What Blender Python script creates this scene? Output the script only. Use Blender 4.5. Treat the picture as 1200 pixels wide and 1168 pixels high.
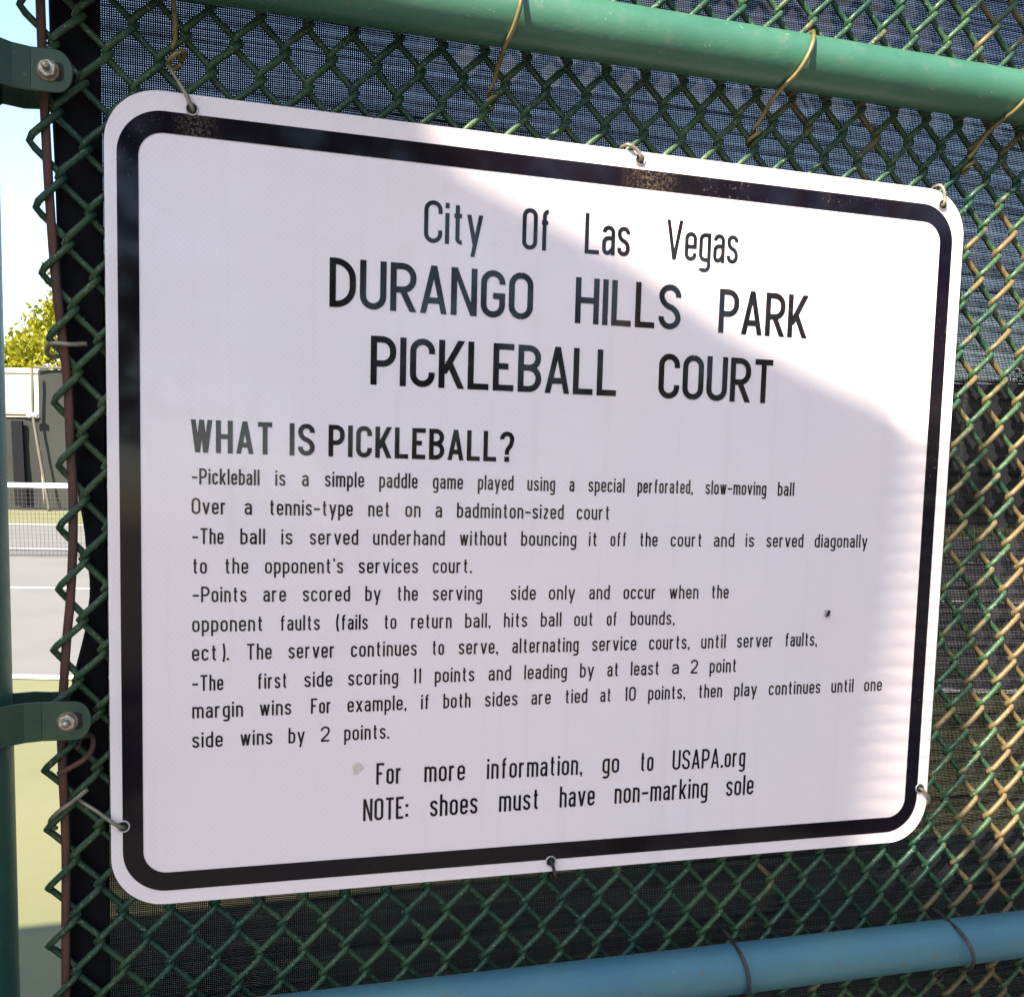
import bpy, bmesh, math, random
import numpy as np
from mathutils import Matrix, Vector

scene = bpy.context.scene
for o in list(bpy.data.objects):
    bpy.data.objects.remove(o)
COL = scene.collection

# ---------------------------------------------------------------- frames
# "fence frame": x along the fence, y away from the viewer, z up the fence.  The
# fence leans a little, so the frame is turned into the upright world by LEAN.
UP_F = Vector((-0.02230395, -0.03772887, 0.99903907)).normalized()
XF = Vector((1, 0, 0)); XF = (XF - UP_F * XF.dot(UP_F)).normalized()
YF = UP_F.cross(XF).normalized()
LEAN = Matrix((XF, YF, UP_F)).to_4x4()
CAM_F = Vector((-0.28621361, -0.81071829, 0.02624401))
RIGHT_F = Vector((0.962600453518268, -0.269656123185081, 0.026190496658470917))
DOWN_F = Vector((0.001177149206638797, -0.09250689390093997, -0.9957113481830694))
FWD_F = Vector((0.2709224634580349, 0.9585030254566715, -0.08872975253113849))
R3 = LEAN.to_3x3()

# ---------------------------------------------------------------- camera
cam_data = bpy.data.cameras.new('camera')
cam = bpy.data.objects.new('camera', cam_data); COL.objects.link(cam)
r_, u_, b_ = R3 @ RIGHT_F, R3 @ (-DOWN_F), R3 @ (-FWD_F)
m = Matrix((r_, u_, b_)).transposed().to_4x4()
m.translation = R3 @ CAM_F
cam.matrix_world = m
cam_data.sensor_width = 36.0
cam_data.lens = 36.0 * 1150.0 / 1200.0
cam_data.shift_y = (673.68 - 584.0) / 1200.0
cam_data.clip_start = 0.02
cam_data.clip_end = 2000.0
scene.camera = cam
CAM_W = m.translation.copy()
GROUND_Z = CAM_W.z - 1.46
CF = (R3 @ FWD_F); CF.z = 0; CF.normalize()            # court axes on the ground
CR = Vector((CF.y, -CF.x, 0))
def court(u, v, h=0.0):
    p = CAM_W + CR * u + CF * v
    return Vector((p.x, p.y, GROUND_Z + h))

# ---------------------------------------------------------------- light
SUN_F = Vector((-1.0, -1.0, 1.34)).normalized()
SUN_W = (R3 @ SUN_F).normalized()
sun_el = math.asin(SUN_W.z)
sun_az = math.atan2(SUN_W.x, SUN_W.y)
world = bpy.data.worlds.new('World'); scene.world = world
world.use_nodes = True
wn = world.node_tree.nodes; wl = world.node_tree.links
bgn = wn['Background']
sky = wn.new('ShaderNodeTexSky'); sky.sky_type = 'NISHITA'; sky.sun_disc = False
sky.sun_elevation = sun_el; sky.sun_rotation = sun_az
sky.air_density = 1.0; sky.dust_density = 1.2; sky.ozone_density = 1.0
wl.new(sky.outputs[0], bgn.inputs[0])
bgn.inputs[1].default_value = 0.110
sd = bpy.data.lights.new('sun', 'SUN'); sd.energy = 5.0; sd.angle = math.radians(0.55)
sd.color = (1.0, 0.88, 0.71)
so = bpy.data.objects.new('sun', sd); COL.objects.link(so)
so.rotation_euler = (-SUN_W).to_track_quat('-Z', 'Y').to_euler()
so.location = (-3, -5, 8)
scene.view_settings.view_transform = 'Standard'
scene.view_settings.look = 'None'
scene.view_settings.gamma = 1.0
scene.view_settings.use_curve_mapping = False
scene.view_settings.exposure = 1.94
scene.render.engine = 'CYCLES'
scene.cycles.transparent_max_bounces = 16

rnd = random.Random(7)
rng = np.random.default_rng(11)

# ---------------------------------------------------------------- helpers
def link(o, parent=None):
    COL.objects.link(o)
    if parent is not None: o.parent = parent
    return o

def mesh_from(name, v, f, mat=None, smooth=False):
    me = bpy.data.meshes.new(name)
    me.from_pydata([tuple(p) for p in v], [], [tuple(q) for q in f])
    if mat: me.materials.append(mat)
    if smooth:
        me.polygons.foreach_set('use_smooth', [True] * len(me.polygons))
    me.update()
    return me

def obj(name, v, f, mat, parent=None, smooth=False):
    return link(bpy.data.objects.new(name, mesh_from(name, v, f, mat, smooth)), parent)

def root(name, label, cat, loc=(0, 0, 0), lean=False, group=None):
    o = link(bpy.data.objects.new(name, None))
    o.empty_display_size = 0.1
    if lean: o.matrix_world = LEAN
    else: o.location = loc
    o['label'] = label; o['category'] = cat
    if group: o['group'] = group
    return o

class MB:
    """collects geometry that becomes one mesh"""
    def __init__(s): s.v = []; s.f = []
    def add(s, v, f):
        n = len(s.v); s.v += [tuple(p) for p in v]; s.f += [tuple(i + n for i in q) for q in f]; return s
    def box(s, a, b):
        (x0, y0, z0), (x1, y1, z1) = a, b
        v = [(x0,y0,z0),(x1,y0,z0),(x1,y1,z0),(x0,y1,z0),(x0,y0,z1),(x1,y0,z1),(x1,y1,z1),(x0,y1,z1)]
        return s.add(v, [(0,3,2,1),(4,5,6,7),(0,1,5,4),(1,2,6,5),(2,3,7,6),(3,0,4,7)])
    def obox(s, c, ax, ay, az):
        v = []
        for k in (-1, 1):
            for (i, j) in ((-1,-1),(1,-1),(1,1),(-1,1)):
                v.append(c + ax*i + ay*j + az*k)
        return s.add(v, [(0,3,2,1),(4,5,6,7),(0,1,5,4),(1,2,6,5),(2,3,7,6),(3,0,4,7)])
    def tube(s, pts, r, n=8, cap=True):
        v, f = tube_geo(pts, r, n, cap); return s.add(v, f)
    def prism(s, poly, y0, y1):
        """poly in (x,z), extruded in y"""
        n = len(poly)
        v = [(x, y0, z) for x, z in poly] + [(x, y1, z) for x, z in poly]
        f = [tuple(range(n)), tuple(range(2*n-1, n-1, -1))]
        f += [(i, i+n, (i+1) % n + n, (i+1) % n) for i in range(n)]
        return s.add(v, f)
    def build(s, name, mat, parent=None, smooth=False):
        return obj(name, s.v, s.f, mat, parent, smooth)

def tube_geo(pts, r, n=8, cap=True, flat=1.0):
    P = np.array([tuple(p) for p in pts], float)
    T = np.gradient(P, axis=0); T /= np.linalg.norm(T, axis=1)[:, None] + 1e-12
    up = np.array([0.0, 1.0, 0.0])
    if abs(T[0] @ up) > 0.9: up = np.array([1.0, 0, 0])
    N = np.zeros_like(P); a = up - T[0] * (up @ T[0]); N[0] = a / np.linalg.norm(a)
    for i in range(1, len(P)):
        a = N[i-1] - T[i] * (N[i-1] @ T[i]); N[i] = a / (np.linalg.norm(a) + 1e-12)
    B = np.cross(T, N)
    R = np.broadcast_to(np.asarray(r, float), (len(P),))
    ang = np.arange(n) / n * 2 * math.pi
    V = P[:, None, :] + R[:, None, None] * (np.cos(ang)[None, :, None] * N[:, None, :] * flat + np.sin(ang)[None, :, None] * B[:, None, :])
    V = V.reshape(-1, 3)
    F = []
    for i in range(len(P) - 1):
        o = i * n
        for k in range(n):
            k2 = (k + 1) % n
            F.append((o + k, o + k2, o + n + k2, o + n + k))
    if cap:
        F.append(tuple(range(n - 1, -1, -1))); F.append(tuple(range((len(P)-1)*n, len(P)*n)))
    return V.tolist(), F

def spline(pts, per=8):
    """Catmull-Rom through the points"""
    P = [np.array(p, float) for p in pts]
    P = [2*P[0]-P[1]] + P + [2*P[-1]-P[-2]]
    out = []
    for i in range(1, len(P) - 2):
        for k in range(per):
            t = k / per
            out.append(0.5*((2*P[i]) + (-P[i-1]+P[i+1])*t + (2*P[i-1]-5*P[i]+4*P[i+1]-P[i+2])*t*t + (-P[i-1]+3*P[i]-3*P[i+1]+P[i+2])*t**3))
    out.append(P[-2])
    return out

def rrect(x0, z0, x1, z1, r, n=12):
    pts = []
    for cx, cz, a0 in ((x1-r, z1-r, 0), (x0+r, z1-r, 90), (x0+r, z0+r, 180), (x1-r, z0+r, 270)):
        for k in range(n + 1):
            a = math.radians(a0 + 90.0 * k / n)
            pts.append((cx + r*math.cos(a), cz + r*math.sin(a)))
    return pts

# ---------------------------------------------------------------- materials
class NT:
    def __init__(s, name):
        s.m = bpy.data.materials.new(name); s.m.use_nodes = True
        s.t = s.m.node_tree; s.b = s.t.nodes['Principled BSDF']; s.out = s.t.nodes['Material Output']
    def n(s, typ, **kw):
        nd = s.t.nodes.new(typ)
        for k, v in kw.items(): setattr(nd, k, v)
        return nd
    def l(s, a, b): s.t.links.new(a, b)
    def coord(s, kind='Object', scale=(1, 1, 1), rot=(0, 0, 0)):
        tc = s.n('ShaderNodeTexCoord'); mp = s.n('ShaderNodeMapping')
        mp.inputs['Scale'].default_value = scale; mp.inputs['Rotation'].default_value = rot
        s.l(tc.outputs[kind], mp.inputs[0]); return mp.outputs[0]
    def geo(s, scale=(1, 1, 1)):
        g = s.n('ShaderNodeNewGeometry'); mp = s.n('ShaderNodeMapping')
        mp.inputs['Scale'].default_value = scale
        s.l(g.outputs['Position'], mp.inputs[0]); return mp.outputs[0]
    def noise(s, vec, scale, detail=4, rough=0.6):
        nd = s.n('ShaderNodeTexNoise'); nd.inputs['Scale'].default_value = scale
        nd.inputs['Detail'].default_value = detail; nd.inputs['Roughness'].default_value = rough
        s.l(vec, nd.inputs['Vector']); return nd.outputs['Fac']
    def ramp(s, fac, stops, interp='LINEAR'):
        nd = s.n('ShaderNodeValToRGB'); cr = nd.color_ramp; cr.interpolation = interp
        while len(cr.elements) < len(stops): cr.elements.new(0.5)
        for e, (p, c) in zip(cr.elements, stops):
            e.position = p; e.color = (c[0], c[1], c[2], 1) if hasattr(c, '__len__') else (c, c, c, 1)
        s.l(fac, nd.inputs[0]); return nd.outputs[0]
    def mix(s, fac, a, b, mode='MIX'):
        nd = s.n('ShaderNodeMix'); nd.data_type = 'RGBA'; nd.blend_type = mode
        for sock, v in ((nd.inputs[0], fac), (nd.inputs[6], a), (nd.inputs[7], b)):
            if hasattr(v, 'is_output'): s.l(v, sock)
            elif hasattr(v, '__len__'): sock.default_value = (*v[:3], 1)
            else: sock.default_value = v
        return nd.outputs[2]
    def math(s, op, a, b=0.0, c=None):
        nd = s.n('ShaderNodeMath'); nd.operation = op
        for sock, v in zip(nd.inputs, (a, b, c)):
            if v is None: continue
            if hasattr(v, 'is_output'): s.l(v, sock)
            else: sock.default_value = v
        return nd.outputs[0]
    def bump(s, h, strength=0.3, dist=0.001):
        nd = s.n('ShaderNodeBump'); nd.inputs['Strength'].default_value = strength
        nd.inputs['Distance'].default_value = dist
        s.l(h, nd.inputs['Height']); s.l(nd.outputs[0], s.b.inputs['Normal']); return nd
    def set(s, **kw):
        for k, v in kw.items():
            sock = s.b.inputs[k.replace('_', ' ')]
            if hasattr(v, 'is_output'): s.l(v, sock)
            elif hasattr(v, '__len__'): sock.default_value = (*v[:3], 1)
            else: sock.default_value = v
        return s

def rail_paint(name, c0, c1):
    t = NT(name); g = t.geo()
    n1 = t.noise(g, 9, 5); n2 = t.noise(g, 260, 3); n3 = t.noise(g, 70, 6, .7)
    col = t.mix(t.ramp(n1, [(.35, 0), (.7, 1)]), c0, c1)
    col = t.mix(t.ramp(n3, [(.57, 0), (.70, .6)]), col, (.10, .11, .08))
    col = t.mix(t.ramp(n2, [(.70, 0), (.74, .8)]), col, (.22, .27, .24))
    t.set(Base_Color=col, Roughness=t.ramp(n3, [(.3, .38), (.7, .54)]), Specular_IOR_Level=.75)
    t.bump(t.math('ADD', n2, t.math('MULTIPLY', n3, 2.0)), .25, .0006)
    return t.m
M_RAIL = rail_paint('green_rail_paint', (.020, .095, .060), (.036, .130, .084))
M_RAILB = rail_paint('skylight_blue_rail_paint', (.042, .140, .190), (.065, .175, .190))  # lower rail: bluer paint, with blue skylight put into its colour
M_POST = rail_paint('green_post_paint', (.012, .064, .046), (.022, .088, .058))

def wire_mat(name, a, b, c, rusty):
    t = NT(name)
    oi = t.n('ShaderNodeObjectInfo'); g = t.geo()
    n1 = t.noise(g, 7, 4, .7); n2 = t.noise(g, 420, 3, .6); n3 = t.noise(g, 60, 4, .7)
    col = t.mix(t.ramp(n1, [(.38, 0), (.62, 1)]), a, b)
    k = t.math('ADD', t.math('MULTIPLY', oi.outputs['Random'], .48), t.math('MULTIPLY', n1, .6))
    k = t.math('ADD', k, t.math('MULTIPLY', n3, .35))
    sp = t.n('ShaderNodeSeparateXYZ'); t.l(g, sp.inputs[0])
    k = t.math('ADD', k, t.math('MULTIPLY', sp.outputs[0], .24))
    col = t.mix(t.ramp(k, [(rusty, 0), (rusty + .16, .9)]), col, c)
    col = t.mix(t.ramp(n2, [(.60, 0), (.66, .75)]), col, (.20, .21, .14))
    t.set(Base_Color=col, Roughness=t.ramp(n3, [(.3, .34), (.7, .6)]), Specular_IOR_Level=.38)
    t.bump(n2, .35, .0005)
    return t.m
M_WIRE = wire_mat('green_vinyl_wire', (.0045, .038, .023), (.034, .076, .030), (.130, .088, .038), .955)

t = NT('rusty_steel'); g = t.geo()
n1 = t.noise(g, 60, 6, .7); n2 = t.noise(g, 14, 3)
t.set(Base_Color=t.mix(t.ramp(n2, [(.35, 0), (.65, 1)]), t.ramp(n1, [(.3, (.035, .022, .024)), (.7, (.085, .045, .038))]), (.12, .045, .028)), Roughness=.7, Metallic=.15)
t.bump(n1, .5, .0006); M_RUST = t.m
t = NT('galvanised_wire'); g = t.geo(); n1 = t.noise(g, 120, 4)
t.set(Base_Color=t.ramp(n1, [(.3, (.16, .13, .09)), (.7, (.34, .30, .22))]), Roughness=.45, Metallic=.5); M_GALV = t.m
t = NT('brassy_wire'); g = t.geo(); n1 = t.noise(g, 50, 4)
t.set(Base_Color=t.ramp(n1, [(.35, (.12, .10, .035)), (.65, (.26, .21, .09))]), Roughness=.4, Metallic=.35); M_BRASS = t.m
t = NT('dark_wire'); g = t.geo(); n1 = t.noise(g, 90, 4)
t.set(Base_Color=t.ramp(n1, [(.35, (.02, .018, .016)), (.7, (.07, .06, .055))]), Roughness=.5, Metallic=.3); M_DARKW = t.m
t = NT('zinc_bolt'); g = t.geo(); n1 = t.noise(g, 300, 4)
t.set(Base_Color=t.ramp(n1, [(.35, (.32, .27, .18)), (.6, (.55, .52, .45))]), Roughness=.38, Metallic=.75); t.bump(n1, .3, .0004); M_ZINC = t.m

# sign face: white retroreflective sheeting with its fine diamond lattice
t = NT('white_sheeting'); o = t.coord('Object', (1, 1, 1))
sx = t.n('ShaderNodeSeparateXYZ'); t.l(o, sx.inputs[0])
X, Z = sx.outputs[0], sx.outputs[2]
def tri_line(expr, pitch, w):
    fr = t.math('FRACT', t.math('DIVIDE', expr, pitch))
    return t.math('LESS_THAN', t.math('ABSOLUTE', t.math('SUBTRACT', fr, .5)), w)
la = tri_line(t.math('ADD', t.math('MULTIPLY', X, 1.0), Z), .0050, .10)
lb = tri_line(t.math('SUBTRACT', t.math('MULTIPLY', X, 1.0), Z), .0050, .10)
lat = t.math('MAXIMUM', la, lb)
n1 = t.noise(o, 3.0, 4); n2 = t.noise(o, 90, 4, .7)
n1 = t.ramp(n1, [(.35, 0), (.65, 1)]); n4 = t.noise(t.coord('Object', (60, 1, 1.2)), 1.0, 4, .6); n5 = t.noise(t.coord('Object', (1, 1, 1)), 700, 2, .5)
white = t.mix(n1, (.775, .700, .725), (.83, .715, .705))
col = t.mix(t.math('MULTIPLY', lat, .55), white, (.83, .76, .80))
col = t.mix(t.ramp(n2, [(.64, 0), (.78, .30)]), col, (.55, .50, .42))
col = t.mix(t.ramp(n4, [(.55, 0), (.75, .16)]), col, (.62, .52, .45))
col = t.mix(t.ramp(n5, [(.76, 0), (.80, .5)]), col, (.42, .38, .33))
oo = t.coord('Object', (.6, 1, 26)); n3 = t.noise(oo, 2.2, 2, .4)
t.set(Base_Color=col, Roughness=.34, Specular_IOR_Level=.5, Coat_Weight=.4, Coat_Roughness=.05)
t.bump(t.math('ADD', n3, t.math('MULTIPLY', lat, .02)), .16, .004)
M_SHEET = t.m
t = NT('black_film'); o = t.coord('Object'); n1 = t.noise(o, 6, 4); n2 = t.noise(o, 260, 5, .8); n3 = t.noise(o, 9, 2)
col = t.ramp(n1, [(.35, (.004, .003, .008)), (.7, (.010, .007, .008))])
col = t.mix(t.math('MULTIPLY', t.ramp(n2, [(.60, 0), (.66, 1)]), t.ramp(n3, [(.58, 0), (.68, .8)])), col, (.17, .13, .11))
sx = t.n('ShaderNodeSeparateXYZ'); t.l(o, sx.inputs[0])
def near(cx, w):                                             # scuffed grain below the top fixing holes, its warm tint painting a reflection
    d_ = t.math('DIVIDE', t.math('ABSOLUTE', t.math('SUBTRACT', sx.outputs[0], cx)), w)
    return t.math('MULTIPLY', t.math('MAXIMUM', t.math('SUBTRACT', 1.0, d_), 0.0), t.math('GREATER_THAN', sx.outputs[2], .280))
wear_glint = t.math('MULTIPLY', t.math('ADD', near(.058, .030), near(-.315, .020)), t.ramp(t.noise(o, 480, 5, .85), [(.48, 0), (.66, .8)]))
col = t.mix(wear_glint, col, (.20, .15, .095))
t.set(Base_Color=col, Roughness=t.math('ADD', .06, t.math('MULTIPLY', wear_glint, .4)), Specular_IOR_Level=.22); M_BLACK = t.m
t = NT('black_vinyl_letters'); o = t.coord('Object'); n1 = t.noise(o, 120, 5, .7)
t.set(Base_Color=t.ramp(n1, [(.4, (.006, .005, .008)), (.75, (.020, .016, .015))]), Roughness=.08, Specular_IOR_Level=.42); M_LETTER = t.m
t = NT('aluminium_edge'); o = t.coord('Object'); n1 = t.noise(o, 80, 3)
t.set(Base_Color=t.ramp(n1, [(.3, .45), (.7, .62)]), Roughness=.4, Metallic=.8); M_ALU = t.m
t = NT('dark_hole'); t.set(Base_Color=(.01, .009, .008), Roughness=.8); M_HOLE = t.m
t = NT('weathered_grime'); o = t.coord('Object'); n1 = t.noise(o, 400, 4)
t.set(Base_Color=t.ramp(n1, [(.3, (.50, .44, .36)), (.7, (.70, .64, .56))]), Roughness=.8); M_GRIME = t.m

# woven windscreen: dark threads with real gaps between them
t = NT('woven_windscreen'); o = t.coord('Object')
sx = t.n('ShaderNodeSeparateXYZ'); t.l(o, sx.inputs[0]); X, Z = sx.outputs[0], sx.outputs[2]
nx = t.noise(t.coord('Object', (3, 1, 240)), 1.0, 3, .6)
nz = t.noise(t.coord('Object', (320, 1, 6)), 1.0, 2, .5)
PITCH = .00165
fx = t.math('FRACT', t.math('DIVIDE', X, PITCH)); fz = t.math('FRACT', t.math('DIVIDE', Z, PITCH))
hx = t.math('GREATER_THAN', fx, t.math('ADD', .63, t.math('MULTIPLY', nz, .22)))
hz = t.math('GREATER_THAN', fz, t.math('ADD', .17, t.math('MULTIPLY', nx, 1.15)))
hole = t.math('MULTIPLY', hx, hz)
tr = t.n('ShaderNodeBsdfTransparent'); mx = t.n('ShaderNodeMixShader')
t.set(Base_Color=(.006, .006, .010), Roughness=.75, Specular_IOR_Level=.2)
t.l(hole, mx.inputs[0]); t.l(t.b.outputs[0], mx.inputs[1]); t.l(tr.outputs[0], mx.inputs[2]); t.l(mx.outputs[0], t.out.inputs[0])
M_SCREEN = t.m
t = NT('folded_hem'); t.set(Base_Color=(.006, .006, .008), Roughness=.85, Specular_IOR_Level=.15); M_HEM = t.m

def ground_mat(name, a, b, s1=3.0, s2=160):
    t = NT(name); g = t.geo(); n1 = t.noise(g, s1, 5, .65); n2 = t.noise(g, s2, 3)
    col = t.mix(t.ramp(n1, [(.35, 0), (.7, 1)]), a, b)
    col = t.mix(t.ramp(n2, [(.45, 0), (.7, .3)]), col, tuple(c * .7 for c in a))
    t.set(Base_Color=col, Roughness=.85); t.bump(n2, .3, .002); return t.m
M_COURT = ground_mat('grey_court_paint', (.118, .114, .110), (.138, .134, .128), 1.2)
M_APRON = ground_mat('yellow_green_apron_paint', (.118, .122, .056), (.142, .142, .068), 1.2)
M_CONC = ground_mat('grey_asphalt', (.085, .082, .080), (.12, .115, .11), 2)
M_DIRT = ground_mat('dry_ground', (.10, .085, .06), (.14, .12, .085), .4, 30)
M_LINE = ground_mat('white_line_paint', (.72, .72, .70), (.80, .80, .78), 6)
M_STUCCO = ground_mat('cream_stucco', (.50, .45, .33), (.55, .49, .37), 1.5)
M_FARSCREEN = ground_mat('far_windscreen_cloth', (.010, .012, .010), (.018, .020, .016), .8, 60)
M_FARSTEEL = ground_mat('grey_green_steel', (.06, .065, .05), (.09, .09, .07), 4)
M_FARPOLE = ground_mat('weathered_pole_paint', (.085, .080, .062), (.11, .10, .08), 4)
t = NT('net_cord'); t.set(Base_Color=(.05, .05, .045), Roughness=.8); M_NET = t.m
t = NT('white_net_tape'); n1 = t.noise(t.geo(), 5, 3); t.set(Base_Color=t.ramp(n1, [(.3, .66), (.7, .78)]), Roughness=.7); M_TAPE = t.m
def leaf_mat(name, a, b):
    t = NT(name); oi = t.n('ShaderNodeObjectInfo'); n1 = t.noise(t.geo(), 2.2, 3); n2 = t.noise(t.geo(), 14, 2)
    col = t.mix(t.ramp(t.math('ADD', t.math('MULTIPLY', n1, .5), t.math('MULTIPLY', n2, .5)), [(.38, 0), (.62, 1)]), a, b)
    t.set(Base_Color=col, Roughness=.5, Specular_IOR_Level=.3)
    tl = t.n('ShaderNodeBsdfTranslucent'); t.l(col, tl.inputs[0])
    mx = t.n('ShaderNodeMixShader'); mx.inputs[0].default_value = .35
    t.l(t.b.outputs[0], mx.inputs[1]); t.l(tl.outputs[0], mx.inputs[2]); t.l(mx.outputs[0], t.out.inputs[0]); return t.m
M_LEAF = leaf_mat('yellow_green_leaves', (.13, .155, .005), (.27, .25, .006))
M_LEAF2 = leaf_mat('dark_hedge_leaves', (.012, .022, .008), (.035, .050, .015))
M_BARK = ground_mat('grey_brown_bark', (.10, .075, .05), (.16, .12, .08), 9)
M_OCCLUDER = ground_mat('tan_occluder_cloth', (.30, .24, .17), (.34, .28, .20), 3)
t = NT('tan_metal_pole'); g = t.geo(); n1 = t.noise(g, 5, 4)
t.set(Base_Color=t.ramp(n1, [(.35, (.74, .56, .32)), (.7, (.80, .64, .40))]), Roughness=.35); M_POLE = t.m

# ================================================================ THE SETTING
def sheet(name, u0, u1, v0, v1, z, mat):
    pts = [court(u0, v0, z), court(u1, v0, z), court(u1, v1, z), court(u0, v1, z)]
    o = obj(name, pts, [(0, 1, 2, 3)], mat); o['kind'] = 'structure'; return o
sheet('ground', -400, 400, -200, 500, 0, M_DIRT)
# concrete path in front of the fence, along the fence
def fence_ground(x, y, h):
    p = R3 @ Vector((x, y, 0)); return Vector((p.x, p.y, GROUND_Z + h))
o = obj('path', [fence_ground(-9, -4.5, .004), fence_ground(9, -4.5, .004), fence_ground(9, .05, .004), fence_ground(-9, .05, .004)], [(0, 1, 2, 3)], M_CONC)
o['kind'] = 'structure'
# painted court: apron, playing surface, lines
o = obj('court_apron', [fence_ground(-16, .05, .008), fence_ground(14, .05, .008), court(16, 20.2, .008), court(-20, 20.2, .008)], [(0, 1, 2, 3)], M_APRON)
o['kind'] = 'structure'
sheet('court_surface', -13, 9, 5.83, 16.6, .012, M_COURT)
for v, w in ((5.86, .10), (9.47, .06), (12.9, .05), (16.6, .06)):
    sheet('court_line', -13, 9, v - w/2, v + w/2, .016, M_LINE)

# tennis net across the court
net = root('court_net', 'low net with white top tape stretched across the grey court', 'net', court(0, 12, 0))
net.rotation_euler = (0, 0, math.atan2(CR.y, CR.x))
mb = MB(); mb.box((-10, -.012, .865), (2.8, .012, .92)); mb.build('top_tape', M_TAPE, net)
mb = MB()
for i in range(257):
    x = -10 + i * .05
    mb.box((x - .0016, -.002, .03 + .02*math.sin(i*.05)), (x + .0016, .002, .864))
for k in range(17):
    z = .04 + k * .05
    mb.box((-10, -.0015, z - .0014), (2.8, .0015, z + .0014))
o = mb.build('netting', M_NET, net); o['kind'] = 'stuff'
mb = MB(); mb.tube(spline([(x, -.006, .035 + .02*math.sin(x*2.1) + .01*math.sin(x*5)) for x in np.linspace(-10, 2.8, 24)], 4), .008, 6); mb.build('bottom_cord', M_NET, net)
for x in (-10.05, 2.85):
    mb = MB(); mb.tube([(x, 0, 0), (x, 0, .5), (x, 0, .98)], .038, 12); mb.build('net_post', M_POST, net, True)

# opposite fence: tall cloth on the right, lower cloth on the left of a post
def far_fence(name, label, u0, u1, h, post_us, shadow_us=()):
    r = root(name, label, 'fence', court(0, 20, 0)); r.rotation_euler = (0, 0, math.atan2(CR.y, CR.x))
    n = max(2, int((u1-u0)*3)); v = []; f = []
    rows = 6
    for i in range(n+1):
        for k in range(rows+1):
            x = u0 + (u1-u0)*i/n
            v.append((x, .03*math.sin(x*3.1+k)+.02*math.sin(x*7.7), .06 + (h-.1)*k/rows))
    for i in range(n):
        for k in range(rows):
            a = i*(rows+1)+k; f.append((a, a+rows+1, a+rows+2, a+1))
    obj('windscreen_cloth', v, f, M_FARSCREEN, r, True)
    mb = MB(); mb.tube([(u0, -.05, h), ((u0+u1)/2, -.05, h), (u1, -.05, h)], .024, 8); mb.build('rail', M_FARSTEEL, r, True)
    for u in post_us:
        mb = MB(); mb.tube([(u, -.09, 0), (u, -.09, h*.5), (u, -.09, h+.03)], .035, 8); mb.build('post', M_FARSTEEL, r, True)
    for u in shadow_us:
        mb = MB(); mb.box((u-.11, -.14, .10), (u+.11, -.08, h-.12)); mb.build('shadow_strip', M_HEM, r)  # dark strip standing in for a vertical shadow on the cloth
    return r
far_fence('opposite_fence', 'tall grey-green cloth fence at the far end, under the yellow-green tree', -9.58, 16, 2.86, [-6.5, -3.4, -.3, 2.8, 5.9, 9, 12.1, 15.2])
far_fence('opposite_fence', 'lower grey cloth fence in front of the cream wall, beside the net', -17, -9.585, 1.92, [-13, -16], [-9.97])
bp = root('brace_pole', 'pale bent pole leaning against the far fence, foot near the net tape', 'pole', court(-9.6, 19.8, 0))
bp.rotation_euler = (0, 0, math.atan2(CR.y, CR.x))
mb = MB(); mb.tube([(.02, 0, 2.84), (.01, 0, 2.3), (0, 0, 1.92), (.10, -.03, 1.2), (.26, -.06, .1), (.27, -.06, 0)], .032, 8); mb.build('pole', M_FARPOLE, bp, True)
mb = MB(); mb.tube([(-.10, 0, 1.9), (0, 0, 1.93), (.09, 0, 1.9)], .05, 8); mb.build('clamp', M_TAPE, bp, True)

bld = root('building', 'cream stucco wall with flat roof beyond the lower far fence', 'building', court(-12.8, 23.5, 0))
bld.rotation_euler = (0, 0, math.atan2(CR.y, CR.x))
mb = MB(); mb.box((-6, 0, 0), (1.58, 5, 2.98)); mb.build('wall', M_STUCCO, bld)
mb = MB(); mb.box((-6.05, -.04, 2.981), (1.62, 5.05, 3.09)); mb.build('roof', M_STUCCO, bld)

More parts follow.
